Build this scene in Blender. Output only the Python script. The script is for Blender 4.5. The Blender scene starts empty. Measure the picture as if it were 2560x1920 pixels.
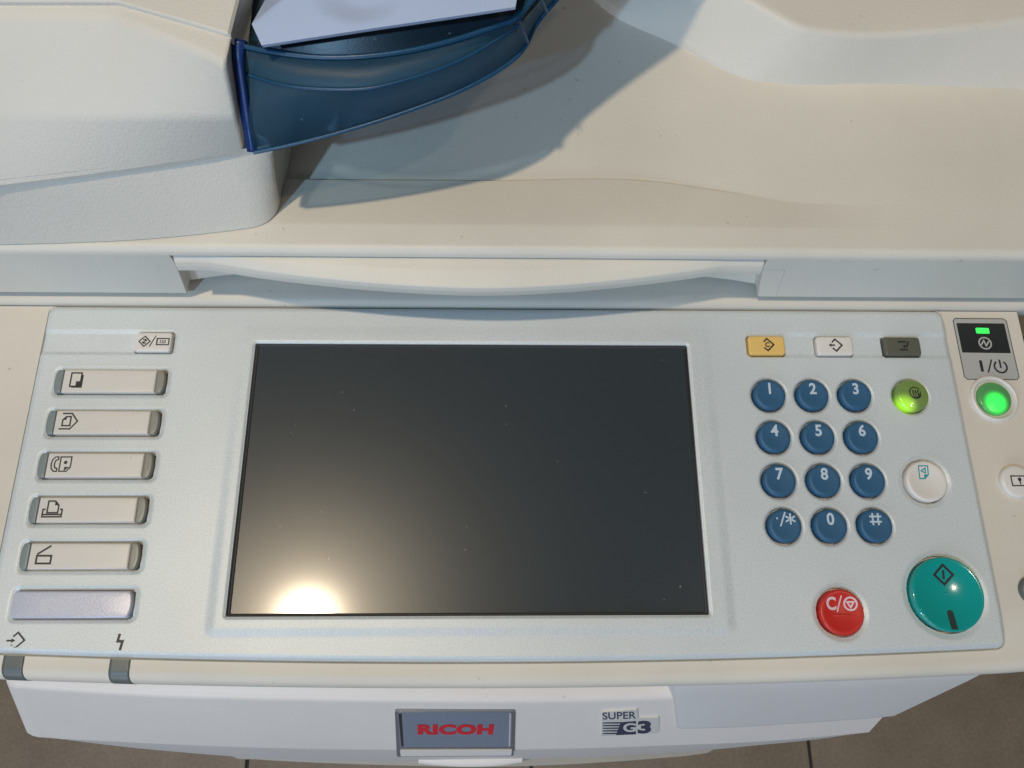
import bpy, math, random
import numpy as np
from math import radians, sin, cos, tan, pi
from mathutils import Vector, Matrix, Euler

random.seed(4)
np.random.seed(4)
SC = bpy.context.scene
COL = SC.collection
MM = 0.001

# ------------------------------------------------------------------ camera, world, lamps, exposure
# the scene is laid out in millimetres on the control panel: x right, y away, z up, origin under the camera
CAM_H = 307.3
FOC = 1923.0 / 2560.0
RX = Matrix.Rotation(radians(18.6), 3, 'X')
RY = Matrix.Rotation(radians(-1.37), 3, 'Y')
RZ = Matrix.Rotation(radians(0.19), 3, 'Z')
RM = RX @ RY @ RZ
cam_d = bpy.data.cameras.new("camera")
cam_d.sensor_width = 36.0
cam_d.lens = 36.0 * FOC
cam_d.clip_start = 0.005
cam_d.clip_end = 50.0
cam = bpy.data.objects.new("camera", cam_d)
COL.objects.link(cam)
cam.matrix_world = Matrix.Translation((0, 0, CAM_H * MM)) @ RM.to_4x4()
SC.camera = cam

world = bpy.data.worlds.new("World")
SC.world = world
world.use_nodes = True
bgn = world.node_tree.nodes["Background"]
bgn.inputs["Color"].default_value = (0.80, 0.92, 1.0, 1)
bgn.inputs["Strength"].default_value = 0.085

def lamp(name, kind, loc, energy, color, size=0.05, target=None, size_y=None):
    d = bpy.data.lights.new(name, kind)
    d.energy = energy
    d.color = color
    if kind == 'AREA':
        d.shape = 'RECTANGLE' if size_y else 'DISK'
        d.size = size
        if size_y:
            d.size_y = size_y
    else:
        d.shadow_soft_size = size
    o = bpy.data.objects.new(name, d)
    COL.objects.link(o)
    o.location = loc
    if target is not None:
        o.rotation_euler = (Vector(target) - Vector(loc)).to_track_quat('-Z', 'Y').to_euler()
    return o

# warm ceiling lamp (its reflection is the glare at the foot of the screen)
lamp("ceiling_lamp", 'POINT', (-0.599, 0.075, 2.30), 102.0, (1.0, 0.82, 0.58), 0.05)
# its neighbour in the row of ceiling lamps
lamp("ceiling_lamp", 'POINT', (1.10, -0.08, 2.30), 11.0, (1.0, 0.86, 0.66), 0.05)
# cool daylight from a window, in front and to the left
lamp("window_light", 'AREA', (-0.80, -1.20, 1.75), 19.0, (0.35, 0.63, 0.94), 0.08, (0.0, 0.08, 0.0))
# the broad daylight of the room's glazed front, low behind the viewer
lamp("window_front", 'AREA', (-0.9, -2.2, 0.75), 20.0, (0.73, 0.83, 1.0), 1.6, (0.0, 0.1, 0.05), 1.0)
# dim second ceiling lamp deeper in the room
lamp("far_ceiling_lamp", 'POINT', (-1.5, 0.9, 1.75), 3.0, (1.0, 0.88, 0.72), 0.05)

SC.view_settings.view_transform = 'Standard'
SC.view_settings.look = 'None'
SC.view_settings.gamma = 1.0
SC.view_settings.exposure = 0.0
SC.cycles.max_bounces = 8
SC.cycles.transmission_bounces = 8

# ------------------------------------------------------------------ helpers
def at(px, py, z=0.0):
    """point of the plane at height z (mm) that a photo pixel (2560 x 1920) looks at"""
    d = RM @ Vector(((px - 1280) / 1923.0, -(py - 960) / 1923.0, -1.0))
    k = (CAM_H - z) / -d.z
    return np.array([d.x * k, d.y * k, z])

def sstep(a, b, x):
    t = np.clip((x - a) / (b - a), 0, 1)
    return t * t * (3 - 2 * t)

def mk(name, verts, faces, mat, parent=None, smooth=35, label=None, kind=None, mats=None, fmat=None):
    me = bpy.data.meshes.new(name)
    v = np.asarray(verts, dtype=float) * MM
    if isinstance(faces, np.ndarray):
        nf, k = faces.shape
        me.vertices.add(len(v)); me.vertices.foreach_set("co", v.ravel())
        me.loops.add(nf * k); me.loops.foreach_set("vertex_index", faces.ravel().astype(np.int32))
        me.polygons.add(nf)
        me.polygons.foreach_set("loop_start", np.arange(0, nf * k, k, dtype=np.int32))
        me.update(calc_edges=True)
        me.validate()
    else:
        me.from_pydata([tuple(p) for p in v], [], faces)
        me.update()
    if smooth:
        me.polygons.foreach_set("use_smooth", [True] * len(me.polygons))
        if smooth < 180:
            me.set_sharp_from_angle(angle=radians(smooth))
    for m in (mats or [mat]):
        me.materials.append(m)
    if fmat is not None:
        me.polygons.foreach_set("material_index", fmat)
    o = bpy.data.objects.new(name, me)
    COL.objects.link(o)
    if parent is not None:
        o.parent = parent
    if label:
        o["label"] = label
    if kind:
        o["kind"] = kind
    return o

def grid_faces(nu, nv, flip=False, close_u=False):
    i = np.arange(nu if close_u else nu - 1)[:, None]
    j = np.arange(nv - 1)[None, :]
    a = i * nv + j
    b = ((i + 1) % nu) * nv + j
    q = np.stack([a, b, b + 1, a + 1], -1).reshape(-1, 4)
    return q[:, ::-1].copy() if flip else q

def sheet(name, P, mat, parent=None, smooth=35, flip=False, thick=0, **kw):
    """P[nu,nv,3] -> surface; thick>0 gives it real thickness"""
    P = np.asarray(P, float)
    nu, nv = P.shape[:2]
    o = mk(name, P.reshape(-1, 3), grid_faces(nu, nv, flip), mat, parent, smooth, **kw)
    if thick:
        m = o.modifiers.new("thickness", 'SOLIDIFY')
        m.thickness = abs(thick) * MM
        m.offset = -1 if thick > 0 else 1
    return o

def resample(pts, n, curved=True):
    pts = np.asarray(pts, float)
    d = np.r_[0, np.cumsum(np.linalg.norm(np.diff(pts, axis=0), axis=1))]
    t = d / d[-1]
    u = np.linspace(0, 1, n)
    if not curved or len(pts) < 3:
        return np.stack([np.interp(u, t, pts[:, k]) for k in range(pts.shape[1])], 1)
    # cubic Hermite with finite-difference tangents
    m = np.zeros_like(pts)
    s = np.diff(pts, axis=0) / np.diff(t)[:, None]
    m[0], m[-1] = s[0], s[-1]
    h = np.diff(t)
    for i in range(1, len(pts) - 1):
        m[i] = (s[i - 1] * h[i] + s[i] * h[i - 1]) / (h[i] + h[i - 1])
    k = np.clip(np.searchsorted(t, u, side='right') - 1, 0, len(pts) - 2)
    w = ((u - t[k]) / h[k])[:, None]
    hh = h[k][:, None]
    return ((2 * w**3 - 3 * w**2 + 1) * pts[k] + (w**3 - 2 * w**2 + w) * hh * m[k]
            + (-2 * w**3 + 3 * w**2) * pts[k + 1] + (w**3 - w**2) * hh * m[k + 1])

def fillet(row, radii, n=5):
    """round the corners of a 3-D polyline"""
    out = [row[0]]
    for i in range(1, len(row) - 1):
        r = radii[i]
        a, p, b = row[i - 1], row[i], row[i + 1]
        if r <= 0:
            for _ in range(n):
                out.append(p)
            continue
        la, lb = np.linalg.norm(a - p), np.linalg.norm(b - p)
        ra, rb = min(r, la * .48), min(r, lb * .48)
        A = p + (a - p) * ra / max(la, 1e-9)
        B = p + (b - p) * rb / max(lb, 1e-9)
        for k in range(n):
            t = k / (n - 1)
            out.append((1 - t)**2 * A + 2 * t * (1 - t) * p + t * t * B)
    out.append(row[-1])
    return np.array(out)

def loft(name, curves, radii, mat, parent, n=60, curved=True, smooth=40, sub=1, **kw):
    """surface through a list of 3-D curves, profile corners rounded"""
    C = [resample(c, n, curved) for c in curves]
    rows = []
    for i in range(n):
        rows.append(fillet(np.array([c[i] for c in C]), radii))
    return sheet(name, np.array(rows), mat, parent, smooth, **kw)

def rr(w, h, r, n=8):
    """rounded rectangle outline, counter-clockwise"""
    r = max(min(r, w / 2 - 1e-4, h / 2 - 1e-4), 1e-3)
    out = []
    for cx, cy, a0 in ((w/2 - r, h/2 - r, 0), (-w/2 + r, h/2 - r, 90), (-w/2 + r, -h/2 + r, 180), (w/2 - r, -h/2 + r, 270)):
        for k in range(n + 1):
            a = radians(a0 + 90 * k / n)
            out.append((cx + r * cos(a), cy + r * sin(a)))
    return np.array(out)

def keyshape(name, cx, cy, w, h, rad, z0, z1, bev, dish, mat, parent, nseg=8, rings=6, drop=0, outline=None, taper=0.0, dome=False, **kw):
    """button: side wall, rounded rim, dished (or domed) top"""
    def ol(ins):
        if outline is not None:
            return outline(ins)
        return rr(w - 2*ins, h - 2*ins, rad - ins, nseg)
    V = []
    V.append((ol(-taper), z0))
    V.append((ol(0), z1 - bev))
    nb = 5
    for k in range(1, nb + 1):
        a = k / nb * pi / 2
        V.append((ol(bev * (1 - cos(a))), z1 - bev + bev * sin(a)))
    top = ol(bev)
    for k in range(1, rings + 1):
        s = 1 - k / (rings + 0.0) * 0.999
        V.append((top * s, z1 - dish * (1 - s * s)))
    n = len(V[0][0])
    P = np.zeros((len(V), n, 3))
    for i, (o2, z) in enumerate(V):
        P[i, :, 0] = cx + o2[:, 0]
        P[i, :, 1] = cy + o2[:, 1]
        P[i, :, 2] = z
    F = []
    for i in range(len(V) - 1):
        for j in range(n):
            a, b = i * n + j, i * n + (j + 1) % n
            F.append((a, b, b + n, a + n))
    o = mk(name, P.reshape(-1, 3), np.array(F), mat, parent, 50, **kw)
    return o

def keytop(cx, cy, w, h, bev, z1, dish):
    def f(x, y):
        s2 = np.minimum(1, ((np.asarray(x) - cx) / (w/2 - bev))**2 + ((np.asarray(y) - cy) / (h/2 - bev))**2)
        return z1 - dish * (1 - s2)
    return f

def tube(name, pts, r, mat, parent, n=90, m=8, curved=True, **kw):
    P = resample(pts, n, curved)
    rows = []
    for i in range(n):
        t = P[min(i + 1, n - 1)] - P[max(i - 1, 0)]
        t = t / np.linalg.norm(t)
        u = np.cross(t, (0, 0, 1)); u /= np.linalg.norm(u)
        w = np.cross(u, t)
        rows.append([P[i] + r * (cos(2*pi*k/m) * u + sin(2*pi*k/m) * w) for k in range(m + 1)])
    return sheet(name, np.array(rows), mat, parent, 60, **kw)
def ribbon_mesh(lines, width):
    """flat strokes with mitred joints -> verts2d, faces.  a line is (pts, closed)"""
    V, F = [], []
    for pts, closed in lines:
        # subdivide so the stroke can follow a dished surface
        q = []
        m = len(pts)
        for i in range(m if closed else m - 1):
            a, b = np.array(pts[i], float), np.array(pts[(i + 1) % m], float)
            k = max(1, int(np.linalg.norm(b - a) / 1.2))
            for t in range(k):
                q.append(a + (b - a) * t / k)
        if not closed:
            q.append(np.array(pts[-1], float))
        q = np.array(q)
        n = len(q)
        base = len(V)
        for i in range(n):
            if closed:
                d0, d1 = q[i] - q[i - 1], q[(i + 1) % n] - q[i]
            else:
                d0 = q[i] - q[i - 1] if i else q[1] - q[0]
                d1 = q[i + 1] - q[i] if i < n - 1 else q[i] - q[i - 1]
            d0 /= np.linalg.norm(d0); d1 /= np.linalg.norm(d1)
            n0, n1 = np.array([-d0[1], d0[0]]), np.array([-d1[1], d1[0]])
            mm_ = n0 + n1
            L = np.linalg.norm(mm_)
            mm_ = mm_ / L if L > 1e-6 else n0
            s = width / 2 / max(0.45, float(mm_ @ n0))
            V.append(q[i] + mm_ * s); V.append(q[i] - mm_ * s)
        for i in range(n if closed else n - 1):
            a = base + 2 * i
            b = base + 2 * ((i + 1) % n)
            F.append((a, a + 1, b + 1, b))
    return V, F

ISC = 1.0
def print_on(name, cx, cy, mat, parent, zf, lines=(), width=0.4, polys=(), rot=0, sc=None, lift=0.04, frame=None, **kw):
    """flat print: strokes and filled shapes laid on a surface height function zf(x,y)"""
    sc = sc or ISC
    V, F = ribbon_mesh(lines, width * 1.3)
    for p in polys:
        b = len(V)
        V += [np.array(q, float) for q in p]
        F.append(tuple(range(b, b + len(p))))
    V = np.array(V) * sc
    c, s = cos(rot), sin(rot)
    X = V[:, 0] * c - V[:, 1] * s
    Y = V[:, 0] * s + V[:, 1] * c
    if frame is not None:
        O, U, W, N = frame
        P = O + np.outer(X + cx, U) + np.outer(Y + cy, W) + np.array(N) * lift
    else:
        X, Y = X + cx, Y + cy
        Z = zf(X, Y) if callable(zf) else np.full(len(X), zf)
        P = np.stack([X, Y, Z + lift], 1)
    o = mk(name, P, [tuple(f) for f in F], mat, parent, 0, **kw)
    # every print faces outwards
    me = o.data
    ref = Vector(frame[3]) if frame is not None else Vector((0, 0, 1))
    fl = [p.index for p in me.polygons if p.normal.dot(ref) < 0]
    if fl:
        import bmesh
        bm = bmesh.new(); bm.from_mesh(me); bm.faces.ensure_lookup_table()
        bmesh.ops.reverse_faces(bm, faces=[bm.faces[i] for i in fl])
        bm.to_mesh(me); bm.free()
    return o

def text_on(name, body, cx, cy, height, mat, parent, zf, bold=0.0, sx=1.0, lift=0.04, frame=None, space=1.0, shear=0, cut=1.0, **kw):
    cu = bpy.data.curves.new(name, 'FONT')
    cu.body = body
    cu.size = 1.0
    cu.offset = bold
    cu.space_character = space
    cu.shear = shear
    cu.resolution_u = 6
    cu.fill_mode = 'FRONT'
    to = bpy.data.objects.new("tmp", cu)
    COL.objects.link(to)
    dg = bpy.context.evaluated_depsgraph_get()
    me = bpy.data.meshes.new_from_object(to.evaluated_get(dg))
    bpy.data.objects.remove(to)
    bpy.data.curves.remove(cu)
    V = np.array([v.co[:] for v in me.vertices])[:, :2]
    F = [tuple(p.vertices) for p in me.polygons]
    bpy.data.meshes.remove(me)
    lo, hi = V.min(0), V.max(0)
    k = height / (hi[1] - lo[1])
    V = (V - (lo + hi) / 2) * k
    V[:, 0] *= sx
    X, Y = V[:, 0], V[:, 1]
    if frame is not None:
        O, U, W, N = frame
        P = O + np.outer(X + cx, U) + np.outer(Y + cy, W) + np.array(N) * lift
    else:
        X, Y = X + cx, Y + cy
        Z = zf(X, Y) if callable(zf) else np.full(len(X), zf)
        P = np.stack([X, Y, Z + lift], 1)
    return mk(name, P, F, mat, parent, 0, **kw)

def arc(cx, cy, r, a0, a1, n=20, ry=None):
    ry = ry or r
    return [(cx + r * cos(radians(a0 + (a1 - a0) * k / n)), cy + ry * sin(radians(a0 + (a1 - a0) * k / n))) for k in range(n + 1)]

# ------------------------------------------------------------------ materials
def nodes(name):
    m = bpy.data.materials.new(name)
    m.use_nodes = True
    return m, m.node_tree, m.node_tree.nodes["Principled BSDF"]

def plastic(name, col, *a, sparkle_scale=1500, **k):
    return plastic_(name, col, *a, sscale=sparkle_scale, **k)
def plastic_(name, col, rough=0.45, grain=900, bump=0.25, bdist=0.00012, mottle=0.06, spec=0.5, specks=0.0, speck_col=(.25, .2, .13), metallic=0.0, coat=0, sparkle=0.0, mid=None, sscale=1500):
    m, nt, b = nodes(name)
    N, L = nt.nodes, nt.links
    tc = N.new("ShaderNodeTexCoord")
    b.inputs["Roughness"].default_value = rough
    b.inputs["Metallic"].default_value = metallic
    b.inputs["Specular IOR Level"].default_value = spec
    if coat:
        b.inputs["Coat Weight"].default_value = coat
        b.inputs["Coat Roughness"].default_value = 0.08
    # slow colour drift
    n1 = N.new("ShaderNodeTexNoise"); n1.inputs["Scale"].default_value = 14; n1.inputs["Detail"].default_value = 5
    L.new(tc.outputs["Object"], n1.inputs["Vector"])
    mr = N.new("ShaderNodeMapRange"); mr.inputs["From Min"].default_value = .3; mr.inputs["From Max"].default_value = .7
    mr.inputs["To Min"].default_value = 1 - mottle; mr.inputs["To Max"].default_value = 1 + mottle
    L.new(n1.outputs["Fac"], mr.inputs["Value"])
    mul = N.new("ShaderNodeVectorMath"); mul.operation = 'SCALE'
    mul.inputs[0].default_value = col
    L.new(mr.outputs["Result"], mul.inputs["Scale"])
    last = mul.outputs["Vector"]
    if sparkle:
        n4 = N.new("ShaderNodeTexNoise"); n4.inputs["Scale"].default_value = sscale; n4.inputs["Detail"].default_value = 1
        L.new(tc.outputs["Object"], n4.inputs["Vector"])
        m4 = N.new("ShaderNodeMapRange"); m4.inputs["From Min"].default_value = .3; m4.inputs["From Max"].default_value = .7
        m4.inputs["To Min"].default_value = 1 - sparkle; m4.inputs["To Max"].default_value = 1 + sparkle
        L.new(n4.outputs["Fac"], m4.inputs["Value"])
        u4 = N.new("ShaderNodeVectorMath"); u4.operation = 'SCALE'
        L.new(last, u4.inputs[0]); L.new(m4.outputs["Result"], u4.inputs["Scale"])
        last = u4.outputs["Vector"]
    if specks:
        n2 = N.new("ShaderNodeTexNoise"); n2.inputs["Scale"].default_value = 260; n2.inputs["Detail"].default_value = 2
        L.new(tc.outputs["Object"], n2.inputs["Vector"])
        r2 = N.new("ShaderNodeMapRange"); r2.inputs["From Min"].default_value = .735; r2.inputs["From Max"].default_value = .78
        r2.inputs["To Max"].default_value = specks
        L.new(n2.outputs["Fac"], r2.inputs["Value"])
        mx = N.new("ShaderNodeMix"); mx.data_type = 'RGBA'
        L.new(r2.outputs["Result"], mx.inputs["Factor"])
        L.new(last, mx.inputs["A"]); mx.inputs["B"].default_value = (*speck_col, 1)
        last = mx.outputs["Result"]
    L.new(last, b.inputs["Base Color"])
    if bump:
        n3 = N.new("ShaderNodeTexNoise"); n3.inputs["Scale"].default_value = grain; n3.inputs["Detail"].default_value = 2.5
        L.new(tc.outputs["Object"], n3.inputs["Vector"])
        src = n3.outputs["Fac"]
        if mid:
            n5 = N.new("ShaderNodeTexNoise"); n5.inputs["Scale"].default_value = grain * .45; n5.inputs["Detail"].default_value = 1
            L.new(tc.outputs["Object"], n5.inputs["Vector"])
            ad = N.new("ShaderNodeMath"); ad.operation = 'ADD'
            L.new(src, ad.inputs[0]); L.new(n5.outputs["Fac"], ad.inputs[1])
            src = ad.outputs["Value"]
        bp = N.new("ShaderNodeBump"); bp.inputs["Strength"].default_value = bump; bp.inputs["Distance"].default_value = bdist
        L.new(src, bp.inputs["Height"]); L.new(bp.outputs["Normal"], b.inputs["Normal"])
    return m

M_lid = plastic("lid_plastic", (.70, .65, .565), .48, 1000, .8, specks=.35, mottle=.05)
M_feeder = plastic("feeder_plastic", (.69, .635, .555), .5, 1050, 1.1, bdist=.00014, specks=.15, mottle=.04)
M_silver = plastic("silver_panel_paint", (.60, .63, .635), .46, 1500, .3, specks=.08, mottle=.05, metallic=.12, sparkle=.07)
M_beige = plastic("beige_surround_plastic", (.65, .59, .505), .5, 900, .3, specks=.4, mottle=.06)
M_door = plastic("shaded_door_plastic", (.64, .61, .59), .42, 900, .2, mottle=.03)  # greyer than the cover plastic: shade on the door put into its colour
M_shell = plastic("body_cover_plastic", (.76, .69, .64), .42, 900, .2, specks=.2, mottle=.03)
M_dark_in = plastic("dark_recess_plastic", (.03, .03, .032), .6, 900, 0, mottle=.0)
M_core = plastic("core_block_plastic", (.10, .10, .10), .6, 900, 0, mottle=.0)
M_cap = plastic("keycap_plastic", (.66, .61, .55), .42, 1400, .12, specks=.5, mottle=.03)
M_white = plastic("white_key_plastic", (.72, .67, .62), .38, 1400, .12, specks=.2, mottle=.02)
M_lav = plastic("lavender_blank_plastic", (.50, .51, .60), .36, 1500, .5, mottle=.04, metallic=.1, sparkle=.05)
M_blue = plastic("blue_key_plastic", (.022, .098, .195), .5, 1400, .15, mottle=.03)
M_yellow = plastic("yellow_key_plastic", (.78, .50, .15), .45, 1400, .15, mottle=.03)
M_olive = plastic("olive_key_plastic", (.10, .10, .075), .42, 1400, .1, specks=.3, speck_col=(.4, .38, .3), mottle=.03)
M_red = plastic("red_key_plastic", (.55, .022, .016), .33, 1400, .06, mottle=.04)
M_teal = plastic("teal_key_plastic", (.002, .30, .27), .15, 1400, 0, mottle=.03, coat=.6)
M_ink = plastic("dark_print", (.022, .020, .024), .5, 900, 0, mottle=0)
M_inkw = plastic("pale_print", (.50, .58, .66), .5, 900, 0, mottle=0)
M_inkp = plastic("pink_white_print", (.72, .52, .56), .5, 900, 0, mottle=0)
M_inkt = plastic("teal_print", (.02, .28, .34), .5, 900, 0, mottle=0)
M_inkr = plastic("red_lettering", (.60, .008, .025), .35, 900, 0, mottle=0)
M_inkn = plastic("navy_print", (.035, .038, .075), .5, 900, 0, mottle=0)
M_lensg = plastic("grey_lens", (.20, .235, .235), .32, 900, 0, mottle=.03)
M_lenso = plastic("smoked_lens", (.25, .24, .20), .34, 900, 0, mottle=.05)
M_lensd = plastic("dark_slate_lens", (.115, .125, .12), .4, 900, 0, mottle=.03)
M_label = plastic("grey_label", (.42, .41, .385), .4, 900, .1, mottle=.02)
M_black = plastic("black_label_window", (.018, .02, .02), .35, 900, 0, mottle=0)
M_badge = plastic("badge_plate", (.22, .26, .35), .22, 900, 0, mottle=.05, metallic=.2)
M_chrome = plastic("clear_trim", (.26, .27, .30), .18, 900, 0, mottle=0, metallic=.6)
M_sticker = plastic("pale_sticker", (.62, .60, .57), .35, 900, 0, mottle=.02)
M_guide = plastic("lavender_guide_plastic", (.45, .53, .72), .42, 1000, .55, mottle=.03)
M_teald = plastic("dark_green_slot", (.03, .05, .045), .3, 900, 0, mottle=0)

def lit(name, col, glow, strength, centre, rad, rough=.25):
    """translucent key with an LED behind it: glow falls off from the LED's spot"""
    m, nt, b = nodes(name)
    N, L = nt.nodes, nt.links
    b.inputs["Base Color"].default_value = (*col, 1)
    b.inputs["Roughness"].default_value = rough
    b.inputs["Coat Weight"].default_value = .3
    tc = N.new("ShaderNodeTexCoord")
    ds = N.new("ShaderNodeVectorMath"); ds.operation = 'DISTANCE'
    ds.inputs[1].default_value = tuple(c * MM for c in centre)
    L.new(tc.outputs["Object"], ds.inputs[0])
    mr = N.new("ShaderNodeMapRange"); mr.interpolation_type = 'SMOOTHERSTEP'
    mr.inputs["From Min"].default_value = rad[0] * MM; mr.inputs["From Max"].default_value = rad[1] * MM
    mr.inputs["To Min"].default_value = strength; mr.inputs["To Max"].default_value = strength * .04
    L.new(ds.outputs["Value"], mr.inputs["Value"])
    b.inputs["Emission Color"].default_value = (*glow, 1)
    L.new(mr.outputs["Result"], b.inputs["Emission Strength"])
    return m

def glass_screen():
    m, nt, b = nodes("touch_screen")
    N, L = nt.nodes, nt.links
    b.inputs["Base Color"].default_value = (.018, .021, .022, 1)
    b.inputs["Specular IOR Level"].default_value = .34
    b.inputs["Coat Weight"].default_value = .42
    b.inputs["Coat Roughness"].default_value = .115
    tc = N.new("ShaderNodeTexCoord")
    n = N.new("ShaderNodeTexNoise"); n.inputs["Scale"].default_value = 300; n.inputs["Detail"].default_value = 3
    L.new(tc.outputs["Object"], n.inputs["Vector"])
    r = N.new("ShaderNodeMapRange"); r.inputs["From Min"].default_value = .745; r.inputs["From Max"].default_value = .78
    r.inputs["To Max"].default_value = .7
    L.new(n.outputs["Fac"], r.inputs["Value"])
    n2 = N.new("ShaderNodeTexNoise"); n2.inputs["Scale"].default_value = 18; n2.inputs["Detail"].default_value = 6
    L.new(tc.outputs["Object"], n2.inputs["Vector"])
    r2 = N.new("ShaderNodeMapRange"); r2.inputs["To Min"].default_value = .27; r2.inputs["To Max"].default_value = .31
    L.new(n2.outputs["Fac"], r2.inputs["Value"])
    L.new(r2.outputs["Result"], b.inputs["Roughness"])
    mx = N.new("ShaderNodeMix"); mx.data_type = 'RGBA'
    L.new(r.outputs["Result"], mx.inputs["Factor"])
    mx.inputs["A"].default_value = (.030, .039, .045, 1); mx.inputs["B"].default_value = (.3, .32, .3, 1)
    L.new(mx.outputs["Result"], b.inputs["Base Color"])
    # sparse dust grains and dried droplets
    last = mx.outputs["Result"]
    for scl, rad, sel in ((70, .045, .86), (190, .085, .90)):
        vo = N.new("ShaderNodeTexVoronoi"); vo.inputs["Scale"].default_value = scl
        L.new(tc.outputs["Object"], vo.inputs["Vector"])
        lt = N.new("ShaderNodeMath"); lt.operation = 'LESS_THAN'; lt.inputs[1].default_value = rad
        L.new(vo.outputs["Distance"], lt.inputs[0])
        sp = N.new("ShaderNodeSeparateColor"); L.new(vo.outputs["Color"], sp.inputs["Color"])
        gt = N.new("ShaderNodeMath"); gt.operation = 'GREATER_THAN'; gt.inputs[1].default_value = sel
        L.new(sp.outputs["Red"], gt.inputs[0])
        ml = N.new("ShaderNodeMath"); ml.operation = 'MULTIPLY'
        L.new(lt.outputs["Value"], ml.inputs[0]); L.new(gt.outputs["Value"], ml.inputs[1])
        m2 = N.new("ShaderNodeMath"); m2.operation = 'MULTIPLY'; L.new(ml.outputs["Value"], m2.inputs[0]); L.new(sp.outputs["Green"], m2.inputs[1])
        mj = N.new("ShaderNodeMix"); mj.data_type = 'RGBA'
        L.new(m2.outputs["Value"], mj.inputs["Factor"]); L.new(last, mj.inputs["A"]); mj.inputs["B"].default_value = (.15, .16, .14, 1)
        last = mj.outputs["Result"]
    L.new(last, b.inputs["Base Color"])
    bn = N.new("ShaderNodeTexNoise"); bn.inputs["Scale"].default_value = 2200; bn.inputs["Detail"].default_value = 1
    L.new(tc.outputs["Object"], bn.inputs["Vector"])
    bp = N.new("ShaderNodeBump"); bp.inputs["Strength"].default_value = .35; bp.inputs["Distance"].default_value = .00003
    L.new(bn.outputs["Fac"], bp.inputs["Height"]); L.new(bp.outputs["Normal"], b.inputs["Normal"])
    return m
M_screen = glass_screen()

def tray_plastic(name, col, tint, clear, rough):
    m, nt, b = nodes(name)
    N, L = nt.nodes, nt.links
    b.inputs["Base Color"].default_value = (*col, 1)
    b.inputs["Roughness"].default_value = rough
    b.inputs["Specular IOR Level"].default_value = .5
    tc = N.new("ShaderNodeTexCoord")
    n = N.new("ShaderNodeTexNoise"); n.inputs["Scale"].default_value = 1000; n.inputs["Detail"].default_value = 2
    L.new(tc.outputs["Object"], n.inputs["Vector"])
    bp = N.new("ShaderNodeBump"); bp.inputs["Strength"].default_value = .5; bp.inputs["Distance"].default_value = .0001
    L.new(n.outputs["Fac"], bp.inputs["Height"]); L.new(bp.outputs["Normal"], b.inputs["Normal"])
    # dust
    n2 = N.new("ShaderNodeTexNoise"); n2.inputs["Scale"].default_value = 420; n2.inputs["Detail"].default_value = 2
    L.new(tc.outputs["Object"], n2.inputs["Vector"])
    r = N.new("ShaderNodeMapRange"); r.inputs["From Min"].default_value = .75; r.inputs["From Max"].default_value = .79; r.inputs["To Max"].default_value = .8
    L.new(n2.outputs["Fac"], r.inputs["Value"])
    mx = N.new("ShaderNodeMix"); mx.data_type = 'RGBA'
    L.new(r.outputs["Result"], mx.inputs["Factor"])
    mx.inputs["A"].default_value = (*col, 1); mx.inputs["B"].default_value = (.5, .55, .5, 1)
    L.new(mx.outputs["Result"], b.inputs["Base Color"])
    tr = N.new("ShaderNodeBsdfTransparent"); tr.inputs["Color"].default_value = (*tint, 1)
    ms = N.new("ShaderNodeMixShader"); ms.inputs["Fac"].default_value = clear
    L.new(b.outputs["BSDF"], ms.inputs[1]); L.new(tr.outputs["BSDF"], ms.inputs[2])
    L.new(ms.outputs["Shader"], nt.nodes["Material Output"].inputs["Surface"])
    return m
M_tray = tray_plastic("translucent_blue_plastic", (.036, .115, .180), (.54, .68, .80), .64, .42)
M_trayd = tray_plastic("deep_blue_plastic", (.004, .03, .15), (.1, .2, .5), .15, .35)

# ------------------------------------------------------------------ the machine
copier = bpy.data.objects.new("photocopier", None)
COL.objects.link(copier)
copier["label"] = "beige and silver office photocopier with a dark touch screen and blue number keys"
copier["category"] = "photocopier"

# --- key layout (mm)
KX = (116.4, 134.8, 153.1)
KY = (98.7, 80.4, 62.1, 43.8)
FY = [103.6, 85.9, 68.1, 50.25, 32.4]
FX0, FX1 = -181.4, -137.0
FW, FH = FX1 - FX0, 9.9
SX0, SX1, SY0, SY1 = -101.5, 83.5, 9.8, 121.5
def ybot(x):
    return -7.1 + 1.13e-4 * (x - 5)**2

def sd_rr(x, y, cx, cy, w, h, r):
    qx = np.abs(x - cx) - w / 2 + r
    qy = np.abs(y - cy) - h / 2 + r
    return np.hypot(np.maximum(qx, 0), np.maximum(qy, 0)) + np.minimum(np.maximum(qx, qy), 0) - r

def plate_sd(x, y):
    yy = np.where(y < 60, y - ybot(x) , y + 7.1)         # straighten the bowed front edge
    top = 138.3 + 7.1
    return sd_rr(x, yy, (198.4 - 191.2) / 2, top / 2, 198.4 + 191.2, top, 3.8)

CIRC = ([(x, y, 6.7, 1.5) for x in KX for y in KY]
        + [(177.0, 98.4, 7.0, 1.5), (176.9, 61.8, 8.5, 2.4), (176.95, 17.2, 14.15, 3.0), (134.6, 10.6, 8.65, 2.4)])
RECT = [(-143.9, 121.2, 15.3, 8.7), (117.6, 121.0, 15.7, 8.5), (147.2, 120.9, 15.6, 8.5), (176.7, 120.8, 15.8, 8.4)]

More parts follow.
